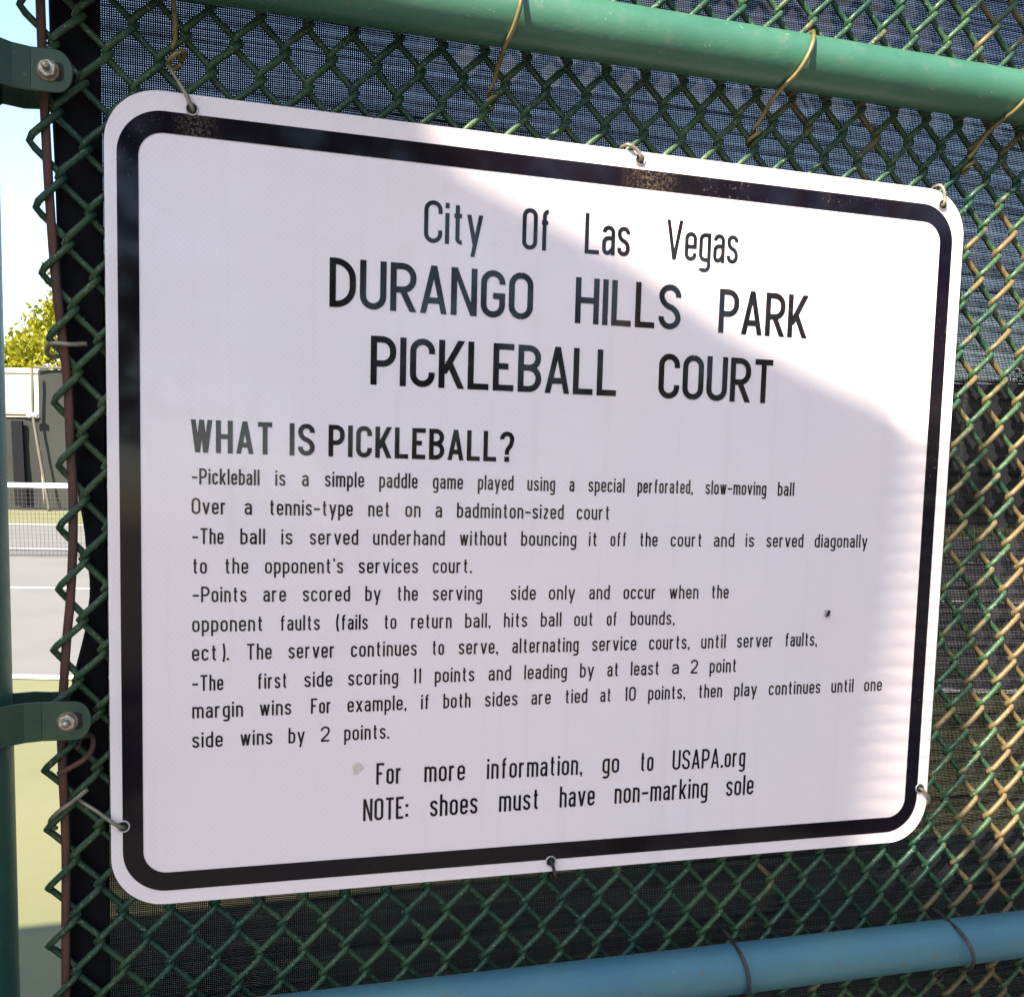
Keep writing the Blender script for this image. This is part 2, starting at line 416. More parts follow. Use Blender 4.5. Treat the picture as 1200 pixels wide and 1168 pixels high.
# trees: crown of many small leaf faces spread over clumps, on a branched trunk
def make_tree(name, label, loc, h, w, mat, seed, nclump=46, leaves=150, leaf=.11, rotz=0., group='trees beyond the far fence'):
    rr = np.random.default_rng(seed)
    r = root(name, label, 'tree', loc, group=group); r.rotation_euler = (0, 0, rotz)
    mb = MB()
    mb.tube(spline([(0, 0, 0), (.05*w, .02*w, h*.2), (-.03*w, 0, h*.42), (.03*w, 0, h*.75)], 4), np.linspace(.05*h, .012*h, 13)*.6, 8)
    V = []; F = []
    cl = []
    for i in range(nclump):
        a = rr.uniform(0, 2*math.pi); zz = rr.uniform(.24, 1.0)
        prof = math.sin(min(1, (zz-.12)/.75)*math.pi*.80+.35)
        rad = (w/2)*max(.15, prof)*math.sqrt(rr.uniform(.15, 1))
        cl.append((rad*math.cos(a), rad*math.sin(a), zz*h*.95, rr.uniform(.30, .62)*w*.26))
    for (cx, cy, cz, cr) in cl[:14]:
        mb.tube([(0, 0, h*.3), (cx*.5, cy*.5, (h*.3+cz)*.52), (cx, cy, cz)], [.012*h, .007*h, .003*h], 5)
    mb.build('trunk', M_BARK, r, True)
    for (cx, cy, cz, cr) in cl:
        d = rr.normal(size=(leaves, 3)); d /= np.linalg.norm(d, axis=1)[:, None]
        p = np.array([cx, cy, cz]) + d*cr*rr.uniform(.35, 1.12, (leaves, 1))*np.array([1, 1, .8])
        a = rr.normal(size=(leaves, 3)); a /= np.linalg.norm(a, axis=1)[:, None]
        b = np.cross(a, rr.normal(size=(leaves, 3))); b /= np.linalg.norm(b, axis=1)[:, None]
        s = leaf*rr.uniform(.6, 1.3, (leaves, 1))
        base = len(V)
        q = np.stack([p-a*s*.5, p+b*s*.28, p+a*s*.5, p-b*s*.28], 1).reshape(-1, 3)
        V += q.tolist(); F += [(base+4*k, base+4*k+1, base+4*k+2, base+4*k+3) for k in range(leaves)]
    obj('crown', V, F, mat, r)
    return r
make_tree('leafy_tree', 'tall yellow-green tree rising over the far fence, seen left of the sign', court(-12.85, 30, 0), 7.0, 4.6, M_LEAF, 3, nclump=110, leaves=170, leaf=.17)
make_tree('leafy_tree', 'lower yellow-green bushy tree between the cream wall and the green post', court(-15.6, 31, 0), 4.35, 3.8, M_LEAF, 5, nclump=60, leaf=.16)
make_tree('leafy_tree', 'rounded tree seen through the dark windscreen, left of the sign centre', court(-7.2, 31, 0), 3.9, 5.0, M_LEAF2, 8, rotz=1)
TREE_AT = ['leftmost of five', 'second of five from the left', 'middle of five', 'fourth of five from the left', 'rightmost of five']
for i, (u, v, h, w) in enumerate([(-1.5, 33, 3.6, 6), (5, 34, 3.9, 6.5), (11.5, 33, 3.7, 6), (18, 35, 4.2, 7), (25, 34, 4.0, 7)]):
    make_tree('hedge_tree', 'dark green tree seen dimly through the windscreen, ' + TREE_AT[i], court(u, v, 0), h, w, M_LEAF2, 20+i, nclump=40, leaves=110, leaf=.2, group='dim trees behind the windscreen')
bird = root('bird', 'tiny dark bird flying in the pale sky left of the tall tree', 'bird', court(-24.15, 50, 6.8))
mb = MB(); mb.tube([(-.16, 0, 0), (-.05, 0, .02), (.08, 0, .02), (.17, 0, 0)], [.01, .05, .05, .012], 6); mb.build('body', M_DARKW, bird, True)
for s in (-1, 1):
    mb = MB(); mb.add([(-.04, 0, .03), (.06, 0, .03), (.0, s*.30, .14), (-.06, s*.32, .13)], [(0, 1, 2, 3)]); mb.add([(-.04, 0, .022), (.06, 0, .022), (.0, s*.30, .132), (-.06, s*.32, .122)], [(3, 2, 1, 0)]); mb.build('wing', M_DARKW, bird)

# ================================================================ THE FENCE
FX0, P_X, P_Z = -0.3206, 0.01785, 0.0471
Z_REF = -0.3464
H_HALF = .0038; WR = .0027; MESH_Y = .0100
fence = root('chain_link_fence', 'green vinyl chain-link fence with round rails, carrying the white sign', 'fence', lean=True)

bend_z = np.array([-1.5, -.345, -.296, -.247, -.192, -.105, -.058, -.008, .039, .087, .1335, .180, .2286, .2743, .38, 1.6])
bend_x = np.array([-.4300, -.4296, -.4289, -.4288, -.4298, -.4212, -.4175, -.4166, -.4174, -.4198, -.4227, -.4261, -.4306, -.4340, -.4385, -.4385])
def edge_dx(z): return np.interp(z, bend_z, bend_x) - (-.4296)

def wire_pts(parity, z0, z1, seed, x_left=None):
    """one helical wire, zigzagging between two junction columns; x measured from its left column"""
    rr = np.random.default_rng(seed); per = 12
    n0 = int(math.floor((z0 - Z_REF)/P_Z)); n1 = int(math.ceil((z1 - Z_REF)/P_Z))
    u = np.arange((n1-n0)*per + 1)/per
    z = Z_REF + (n0 + u + (.5 if parity else 0))*P_Z
    ph = u % 1.0                                             # 0 = left bend, .5 = right bend
    c = -np.cos(2*math.pi*ph)
    tri = np.arcsin(c*.985)/math.asin(.985)
    A = P_X/2 + .0024
    x = P_X/2 + A*tri
    s = np.sin(2*math.pi*ph)
    y = -H_HALF*np.clip(s*1.9, -1, 1)                        # rising strand in front, falling strand behind
    k = np.arange(len(u)); 
    jit = np.interp(k, np.arange(0, len(u)+per, per//2), rr.normal(0, .00035, len(np.arange(0, len(u)+per, per//2))))
    return np.stack([x + jit, y, z], 1)

def warp(P, x0):
    P = P.copy(); P[:, 0] += x0
    fall = np.clip((-.23 - P[:, 0])/(.20), 0, 1)**1.3
    P[:, 0] += edge_dx(P[:, 2])*fall
    P[:, 2] += .010*(P[:, 2] - Z_REF)*np.clip(fall, 0, 1)
    return P
ZB, ZT = -1.36, 1.72
J0 = -6
shared = {}
for j in range(J0, 128):
    x0 = FX0 + P_X*j
    parity = (j - J0) % 2
    if x0 < -.22:
        V, F = tube_geo(warp(wire_pts(parity, ZB, ZT, j + 50), x0) + np.array([0, MESH_Y, 0]), WR, 8)
        obj('mesh_wire', V, F, M_WIRE, fence, True)
    else:
        key = (parity, (j*7 % 3))
        if key not in shared:
            V, F = tube_geo(wire_pts(parity, ZB, ZT, 500 + key[1]*2 + parity), WR, 8)
            shared[key] = mesh_from('mesh_wire', V, F, M_WIRE, True)
        o = link(bpy.data.objects.new('mesh_wire', shared[key]), fence); o.location = (x0, MESH_Y, 0)

# tension bar, rusty, threaded through the first column of bends
bar = [(-.4245, -1.35), (-.4200, -.8), (-.4172, -.390), (-.4156, -.2715), (-.4172, -.2024), (-.4173, -.168), (-.4131, -.104), (-.4092, -.061), (-.4069, -.0014), (-.4085, .055), (-.4101, .102), (-.4184, .195), (-.4245, .372), (-.430, .8), (-.435, 1.7)]
pts = spline([(x, MESH_Y, z) for x, z in bar], 6)
V, F = tube_geo(pts, .0034, 8, True, .6)
obj('tension_bar', V, F, M_RUST, fence, True)

# rails and posts
def rail(z, mat=M_RAIL):
    mb = MB(); mb.tube([(x, -.0215 - .0005*math.sin(x*2), z + .0015*math.sin(x*1.7)) for x in np.linspace(-.49, 2.35, 40)], .0225, 40)
    return mb.build('rail', mat, fence, True)
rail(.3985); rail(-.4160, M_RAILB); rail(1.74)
for x in (-.4885, 2.36):
    mb = MB(); mb.tube([(x + .0045, 0, -1.42), (x - .0025, 0, 0), (x - .012, 0, 1.80)], .040, 48); p = mb.build('post', M_POST, fence, True)
    mb = MB(); mb.tube([(x - .012, 0, 1.80), (x - .012, 0, 1.83), (x - .012, 0, 1.85), (x - .012, 0, 1.86)], [.044, .043, .03, .005], 24); mb.build('post_cap', M_POST, fence, True)

# brace bands: strap bent round the post, two ears clamped over the bar by a bolt
def band(zc, x_bolt, tail):
    hh = .0150
    mb = MB(); th = .0022
    for sgn in (-1, 1):                                       # -1 = near ear, +1 = far ear
        yy = -.0105 if sgn < 0 else .0275
        # outline seen from above, as strip in x,y
        path = []
        for k in range(9):
            a = math.radians(180 - sgn*(-1)*0) 
        if sgn < 0:
            arc = [(-.4885 + .0425*math.cos(math.radians(a)), .0425*math.sin(math.radians(a))) for a in np.linspace(180, 325, 14)]
            path = arc + [(-.440, -.0135), (-.428, yy)] 
        else:
            arc = [(-.4885 + .0425*math.cos(math.radians(a)), .0425*math.sin(math.radians(a))) for a in np.linspace(180, 35, 14)]
            path = arc + [(-.440, .030), (-.428, yy)]
        xe = x_bolt + .0165
        # straight ear with rounded end, outline in x,z
        ear = [(path[-1][0], -hh)]
        ear += [(xe - hh*.75 + hh*.75*math.sin(a), -hh*math.cos(a)) for a in np.linspace(0, math.pi, 12)]
        ear += [(path[-1][0], hh)]
        # hole is the bolt's; ear as a prism
        n = len(ear)
        y0, y1 = yy - th/2, yy + th/2
        mb.add([(x, y0, z + zc) for x, z in ear] + [(x, y1, z + zc) for x, z in ear],
               [tuple(range(n)), tuple(range(2*n-1, n-1, -1))] + [(i, i+n, (i+1) % n + n, (i+1) % n) for i in range(n)])
        # strap strip, flaring towards the post
        m_ = len(path)
        P = np.array(path); T = np.gradient(P, axis=0); T /= np.linalg.norm(T, axis=1)[:, None]; N = np.stack([-T[:, 1], T[:, 0]], 1)
        vs = []
        for i in range(m_):
            fl = hh + .0035*(1 - i/(m_-1))
            a = P[i] - N[i]*th/2; b = P[i] + N[i]*th/2
            vs += [(a[0], a[1], zc-fl), (a[0], a[1], zc+fl), (b[0], b[1], zc+fl), (b[0], b[1], zc-fl)]
        fs = [(0, 1, 2, 3), (4*m_-1, 4*m_-2, 4*m_-3, 4*m_-4)]
        for i in range(m_-1):
            o_ = 4*i
            for k in range(4):
                k2 = (k+1) % 4; fs.append((o_+k, o_+4+k, o_+4+k2, o_+k2))
        mb.add(vs, fs)
    b = mb.build('tension_band', M_BAND, fence)
    be = b.modifiers.new('bevel', 'BEVEL'); be.width = .0006; be.segments = 2; be.limit_method = 'ANGLE'
    # bolt shank with thread rings, hex nut, washer
    y_face = -.0105 - th/2
    zz = zc + tail
    mb = MB(); prof = []
    for k in range(22):
        prof.append((x_bolt, y_face - .0125 + k*.0006, zz))
    rr = [.0024] + [.0028 if k % 2 else .0024 for k in range(21)]
    prof.append((x_bolt, .030, zz)); rr.append(.0027)
    mb.tube(prof, rr, 14); mb.build('bolt', M_ZINC, b, True)
    mb = MB(); hexp = [(x_bolt + .0062*math.cos(math.radians(60*k+20)), zz + .0062*math.sin(math.radians(60*k+20))) for k in range(6)]
    mb.prism(hexp, y_face - .0058, y_face - .0012)
    nu = mb.build('nut', M_ZINC, b); be = nu.modifiers.new('bevel', 'BEVEL'); be.width = .0007; be.segments = 2
    mb = MB(); mb.tube([(x_bolt, y_face-.0011, zz), (x_bolt, y_face-.0006, zz), (x_bolt, y_face-.0001, zz)], .0075, 20); mb.build('washer', M_RUSTZ, b)
    mb = MB(); hole = [(x_bolt + .0020 + .0085*cx, zz + .0066*cz) for cx, cz in ((-1, -.7), (-.7, -1), (.7, -1), (1, -.7), (1, .7), (.7, 1), (-.7, 1), (-1, .7))]
    mb.prism(hole, y_face - .00005, y_face + .0004); mb.build('bolt_slot', M_HOLE, b)
    mb = MB(); mb.tube([(x_bolt, .0290, zz), (x_bolt, .0305, zz), (x_bolt, .0325, zz), (x_bolt, .0335, zz)], [.008, .0078, .005, .001], 16); mb.build('bolt_head', M_ZINC, b, True)
t = NT('green_band_paint'); g = t.geo(); n1 = t.noise(g, 40, 5, .7); n2 = t.noise(g, 300, 4, .7)
col = t.mix(t.ramp(n1, [(.35, 0), (.65, 1)]), (.012, .046, .030), (.030, .064, .030))
col = t.mix(t.ramp(n2, [(.66, 0), (.72, .7)]), col, (.18, .16, .10))
t.set(Base_Color=col, Roughness=.48); t.bump(n1, .4, .0012); M_BAND = t.m
t = NT('rusted_zinc'); g = t.geo(); n1 = t.noise(g, 250, 5, .7)
t.set(Base_Color=t.ramp(n1, [(.3, (.13, .08, .04)), (.7, (.33, .27, .18))]), Roughness=.6, Metallic=.4); M_RUSTZ = t.m
band(.3160, -.4165, -.0005); band(-.1600, -.4095, .0)
band(1.1, -.430, 0); band(-.72, -.419, 0)

# wire ties round the rails
def rail_tie(x, z, lean_x, mat, r=.0019, loose=.004, seed=0):
    """C-shaped tie: from the mesh, over the rail, down its front and hooked back under"""
    RR = .0225 + r
    pts = [(x + .004, MESH_Y + .006, z + .0225), (x + .003, -.002, z + .0250)]
    for a in np.linspace(65, -70, 11):
        k = (65 - a)/135
        bul = loose*math.sin(math.pi*k)
        pts.append((x - lean_x*k, -.0215 - (RR + bul)*math.cos(math.radians(a)), z + (RR + bul*.3)*math.sin(math.radians(a))))
    pts += [(x - lean_x*1.1, -.012, z - .0300), (x - lean_x*1.25, .001, z - .043), (x - lean_x*1.3 - .002, .006, z - .049),
            (x - lean_x*1.3 + .004, .0150, z - .053), (x - lean_x*1.3 + .006, .0080, z - .049), (x - lean_x*1.3 + .001, .0030, z - .053),
            (x - lean_x*1.3 - .005, .0080, z - .058), (x - lean_x*1.3 - .002, .0150, z - .060), (x - lean_x*1.3 + .004, .0120, z - .057)]
    mb = MB(); mb.tube(spline(pts, 4), r, 8); mb.build('tie_wire', mat, fence, True)
rail_tie(-.071, .3985, .010, M_BRASS); rail_tie(.188, .3985, .022, M_BRASS, loose=.003); rail_tie(.411, .3985, .018, M_BRASS, loose=.006)
rail_tie(-.328, .3985, .002, M_BRASS); rail_tie(.66, .3985, .01, M_BRASS)
rail_tie(.161, -.4160, -.006, M_DARKW, .0017, .002); rail_tie(.398, -.4160, -.012, M_DARKW, .0017, .007); rail_tie(.66, -.4160, .0, M_DARKW)
# loose tie wires round the tension bar
def loop_tie(pts, mat, r=.0017):
    mb = MB(); mb.tube(spline(pts, 6), r, 7); mb.build('tie_wire', mat, fence, True)
loop_tie([(-.395, .004, .126), (-.405, .001, .1245), (-.4185, .002, .1245), (-.4235, .008, .120), (-.4215, .014, .116), (-.412, .018, .118)], M_GALV, .0019)
loop_tie([(-.4185, .0, -.204), (-.410, -.003, -.199), (-.400, -.002, -.193), (-.3945, .004, -.186), (-.396, .012, -.178), (-.404, .014, -.180), (-.4055, .006, -.187)], M_RUST, .0022)
loop_tie([(-.398, .002, -.218), (-.408, -.001, -.226), (-.4205, .002, -.236), (-.4265, .008, -.245), (-.423, .014, -.252)], M_GALV, .0019)

# ================================================================ WINDSCREEN
scr = root('windscreen', 'see-through dark woven cloth tied to the back of the chain-link fence', 'windscreen', lean=True)
SY = .0215
nx_, nz_ = 90, 90
xs = np.linspace(-.388, 2.33, nx_+1); zs = np.linspace(-1.34, 1.70, nz_+1)
V = []
for x in xs:
    for z in zs:
        b = .5 - .5*math.cos(x*9.0)*math.cos(z*6.5)
        V.append((x, SY + .009*b + .0016*math.sin(x*31 + z*5)*math.sin(z*17), z))
F = [(i*(nz_+1)+k, (i+1)*(nz_+1)+k, (i+1)*(nz_+1)+k+1, i*(nz_+1)+k+1) for i in range(nx_) for k in range(nz_)]
obj('woven_cloth', V, F, M_SCREEN, scr, True)
# folded hem along the left edge; pulled back between its ties
hz_ = np.array([-1.34, -.395, -.171, -.137, -.096, -.062, -.015, .025, .10, .198, .255, .316, .377, 1.7])
hx_ = np.array([-.423, -.4215, -.4165, -.4115, -.4010, -.3965, -.4010, -.4075, -.413, -.4170, -.4180, -.4205, -.4218, -.430])
zz = np.linspace(-1.34, 1.7, 240)
V = []; F = []
for i, z in enumerate(zz):
    xl = float(np.interp(z, hz_, hx_)); yb = SY + .002 + .004*math.sin(z*20)
    xr = -.3856
    yr = SY - .0015
    V += [(xl, yb, z), (xl + .002, yb - .002, z), (xr, yr, z), (xr, SY + .0075, z), (xl + .002, yb + .003, z)]
    if i:
        a = 5*(i-1); b = 5*i
        for k in range(5):
            k2 = (k+1) % 5; F.append((a+k, a+k2, b+k2, b+k))
obj('hem', V, F, M_HEM, scr)
mb = MB(); mb.box((-.3855, SY - .001, 1.701), (2.33, SY + .008, 1.73)); mb.build('hem', M_HEM, scr)
mb = MB(); mb.box((-.3855, SY - .001, -1.37), (2.33, SY + .008, -1.341)); mb.build('hem', M_HEM, scr)

# the fence goes on to the left of the post, beyond the frame: a gate leaf with its own cloth
gate = root('fence_gate', 'green framed gate leaf left of the fence post', 'gate', lean=True)
mb = MB()
for z in (-1.30, .40, 1.74): mb.tube([(-.62, 0, z), (-2.6, 0, z), (-5.0, 0, z)], .020, 16)
for x in (-.62, -2.6, -5.0): mb.tube([(x, 0, -1.30), (x, 0, 0), (x, 0, 1.74)], .020, 16)
mb.build('frame', M_POST, gate, True)
mb = MB(); mb.add([(-5.0, .024, -1.28), (-.535, .024, -1.28), (-.535, .024, 1.72), (-5.0, .024, 1.72)], [(0, 1, 2, 3)]); mb.build('cloth', M_SCREEN, gate)
for j in range(245):
    o = link(bpy.data.objects.new('mesh_wire', shared[(j % 2, j*7 % 3)]), gate); o.location = (-.64 - .0178*(j+1), .001, 0)

# text rows of the sign, in millimetres on the sign: baseline left (z, x), baseline right (z, x), cap height, stroke, words (text, x from, x to)
TEXT=[
(223.15,-133.2,229.77,140.8,33.76,0.102,[('City',-139.2,-90.0),('Of',-56.0,-31.6),('Las',-0.5,40.6),('Vegas',74.7,144.2)]),
(166.14,-214.5,169.3,213.3,38.57,0.13,[('DURANGO',-214.6,-45.0),('HILLS',-7.3,91.1),('PARK',128.1,217.6)]),
(106.53,-181.0,108.75,181.6,39.21,0.13,[('PICKLEBALL',-181.1,33.1),('COURT',72.4,185.8)]),
(47.12,-312.9,47.87,-67.2,25.46,0.148,[('WHAT',-320.2,-257.7),('IS',-244.9,-225.1),('PICKLEBALL?',-214.2,-58.3)]),
(22.44,-312.9,25.36,212.9,12.46,0.122,[('-Pickleball',-319.6,-268.2),('is',-255.9,-248.0),('a',-234.9,-229.7),('simple',-216.8,-185.1),('paddle',-172.7,-140.8),('game',-127.9,-102.1),('played',-89.2,-57.9),('using',-45.6,-20.5),('a',-7.4,-2.9),('special',10.1,43.9),('perforated,',56.3,110.0),('slow-moving',122.6,184.0),('ball',195.9,212.9)]),
(-0.97,-313.0,0.12,27.5,12.73,0.122,[('Over',-319.7,-293.6),('a',-279.6,-273.9),('tennis-type',-260.5,-194.1),('net',-181.4,-163.6),('on',-150.7,-137.9),('a',-125.2,-119.6),('badminton-sized',-106.8,-12.0),('court',0.1,30.9)]),
(-24.51,-313.0,-22.1,294.1,12.59,0.122,[('-The',-319.3,-295.6),('ball',-282.8,-263.7),('is',-251.0,-242.1),('served',-228.5,-189.4),('underhand',-177.2,-116.8),('without',-103.9,-61.9),('bouncing',-49.8,0.5),('it',12.1,20.1),('off',32.4,47.6),('the',60.1,77.5),('court',90.3,121.3),('and',133.1,153.7),('is',165.3,174.1),('served',186.9,225.5),('diagonally',237.6,294.9)]),
(-47.98,-316.3,-47.12,-94.8,12.51,0.122,[('to',-319.2,-308.3),('the',-294.9,-276.6),("opponent's",-263.6,-201.4),('services',-188.7,-139.1),('court.',-126.6,-93.0)]),
(-70.74,-313.1,-70.11,147.5,12.59,0.122,[('-Points',-319.2,-277.9),('are',-264.9,-247.0),('scored',-233.7,-195.5),('by',-183.0,-170.1),('the',-156.6,-138.9),('serving',-126.1,-83.3),('side',-58.0,-35.2),('only',-23.3,0.9),('and',14.1,33.5),('occur',46.6,78.0),('when',91.1,120.0),('the',132.9,150.4)]),
(-94.47,-316.4,-93.8,97.2,12.64,0.122,[('opponent',-319.5,-265.0),('faults',-251.8,-219.8),('(fails',-206.7,-180.5),('to',-167.2,-156.7),('return',-144.3,-109.4),('ball,',-97.7,-75.3),('hits',-63.3,-42.3),('ball',-30.0,-11.0),('out',0.9,18.6),('of',31.6,41.3),('bounds,',54.2,97.3)]),
(-117.67,-313.2,-115.96,239.5,13.07,0.122,[('ect',-319.7,-300.6),(').',-296.5,-291.5),('The',-277.8,-258.1),('server',-244.8,-207.3),('continues',-194.2,-138.9),('to',-126.0,-115.5),('serve,',-102.8,-68.0),('alternating',-55.1,5.8),('service',18.5,60.8),('courts,',73.2,113.3),('until',124.8,149.7),('server',161.5,199.0),('faults,',211.4,245.8)]),
(-142.05,-313.3,-139.02,159.7,12.93,0.122,[('-The',-319.6,-295.8),('first',-269.5,-245.7),('side',-232.0,-209.2),('scoring',-196.3,-154.4),('11',-141.9,-134.9),('points',-123.1,-88.4),('and',-75.9,-55.6),('leading',-43.7,-4.4),('by',7.8,21.1),('at',33.7,44.6),('least',56.3,84.1),('a',96.7,103.6),('2',115.3,122.6),('point',134.5,162.0)]),
(-164.19,-313.3,-161.59,317.9,12.86,0.122,[('margin',-319.6,-280.5),('wins',-267.4,-242.2),('For',-226.4,-209.8),('example,',-196.6,-147.1),('if',-134.5,-127.4),('both',-115.2,-91.3),('sides',-78.5,-49.1),('are',-36.5,-18.7),('tied',-5.5,15.5),('at',27.9,38.3),('10',50.9,62.0),('points,',74.2,110.8),('then',124.3,148.3),('play',160.8,184.4),('continues',197.0,252.2),('until',264.3,288.6),('one',300.7,320.6)]),
(-188.27,-313.3,-187.56,-162.0,12.93,0.122,[('side',-319.7,-296.2),('wins',-282.5,-257.2),('by',-244.4,-231.2),('2',-218.4,-210.9),('points.',-199.0,-161.2)]),
(-226.77,-168.6,-229.35,173.3,18.48,0.112,[('For',-171.7,-150.0),('more',-130.5,-94.8),('information,',-75.2,12.9),('go',32.3,48.4),('to',68.9,82.1),('USAPA.org',101.1,175.7)]),
(-257.91,-179.0,-256.83,183.7,19.28,0.112,[('NOTE:',-182.4,-144.1),('shoes',-125.0,-83.0),('must',-63.5,-26.8),('have',-7.5,25.8),('non-marking',45.1,138.0),('sole',157.2,185.8)])]

# ================================================================ THE SIGN
SX, SZ = .381, .3157
sign = root('information_sign', 'white rectangular pickleball court rules sign with black border, wired to the fence', 'sign', lean=True)
outer = rrect(-SX, -SZ, SX, SZ, .041, 16)
n = len(outer)
face = obj('sheet', [(x, -.0001, z) for x, z in outer], [tuple(range(n))[::-1]], M_SHEET, sign)
V = [(x, .0000, z) for x, z in outer] + [(x, .0021, z) for x, z in outer]
F = [tuple(range(2*n-1, n-1, -1))[::-1]] + [(i, (i+1) % n, (i+1) % n + n, i+n) for i in range(n)]
obj('sheet_backing', V, F, M_ALU, sign)
bo = rrect(-SX + .0087, -SZ + .0112, SX - .0122, SZ - .0145, .034, 16)
bi = rrect(-SX + .0087 + .0153, -SZ + .0112 + .0151, SX - .0122 - .0139, SZ - .0145 - .016, .0185, 16)
V = [(x, -.0005, z) for x, z in bo] + [(x, -.0005, z) for x, z in bi]
F = [(i, i+n, (i+1) % n + n, (i+1) % n) for i in range(n)]
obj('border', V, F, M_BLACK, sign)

# ---- stroke alphabet: narrow road-sign letters drawn from centre lines
def fillet(pts, closed=False):
    """pts: (x,y[,r]); round the inner corners"""
    out = []
    P = [(p[0], p[1], p[2] if len(p) > 2 else 0) for p in pts]
    N = len(P)
    for i in range(N):
        x, y, r = P[i]
        if r <= 0 or (not closed and (i == 0 or i == N-1)): out.append((x, y)); continue
        a = np.array(P[i-1][:2]); c = np.array(P[(i+1) % N][:2]); b = np.array((x, y))
        u = a - b; v = c - b; lu, lv = np.linalg.norm(u), np.linalg.norm(v)
        ra = P[i-1][2] > 0 and not (not closed and i-1 == 0); rc = P[(i+1) % N][2] > 0 and not (not closed and i+1 == N-1)
        tu = min(r, lu*(.5 if ra else 1.0)); tv = min(r, lv*(.5 if rc else 1.0))
        p0 = b + u/lu*tu; p2 = b + v/lv*tv
        k = .5523
        c0 = p0 + (b - p0)*k; c1 = p2 + (b - p2)*k
        for q in range(9):
            s = q/8; out.append(tuple((1-s)**3*p0 + 3*(1-s)**2*s*c0 + 3*(1-s)*s*s*c1 + s**3*p2))
    res = [out[0]]
    for p in out[1:]:
        if abs(p[0]-res[-1][0]) + abs(p[1]-res[-1][1]) > 1e-5: res.append(p)
    return res

def ribbon(pts, s):
    P = np.array(pts, float); L_ = []; R_ = []
    for i in range(len(P)):
        if i == 0: d0 = d1 = P[1] - P[0]
        elif i == len(P)-1: d0 = d1 = P[-1] - P[-2]
        else: d0 = P[i] - P[i-1]; d1 = P[i+1] - P[i]
        d0 = d0/np.linalg.norm(d0); d1 = d1/np.linalg.norm(d1)
        n0 = np.array([-d0[1], d0[0]]); n1 = np.array([-d1[1], d1[0]])
        m_ = n0 + n1; m_ /= np.linalg.norm(m_); k = s/2/max(.35, m_ @ n0)
        L_.append(P[i] + m_*k); R_.append(P[i] - m_*k)
    V = [tuple(p) for p in L_] + [tuple(p) for p in R_]
    q = len(L_)
    return V, [(i, i+1, q+i+1, q+i) for i in range(q-1)]

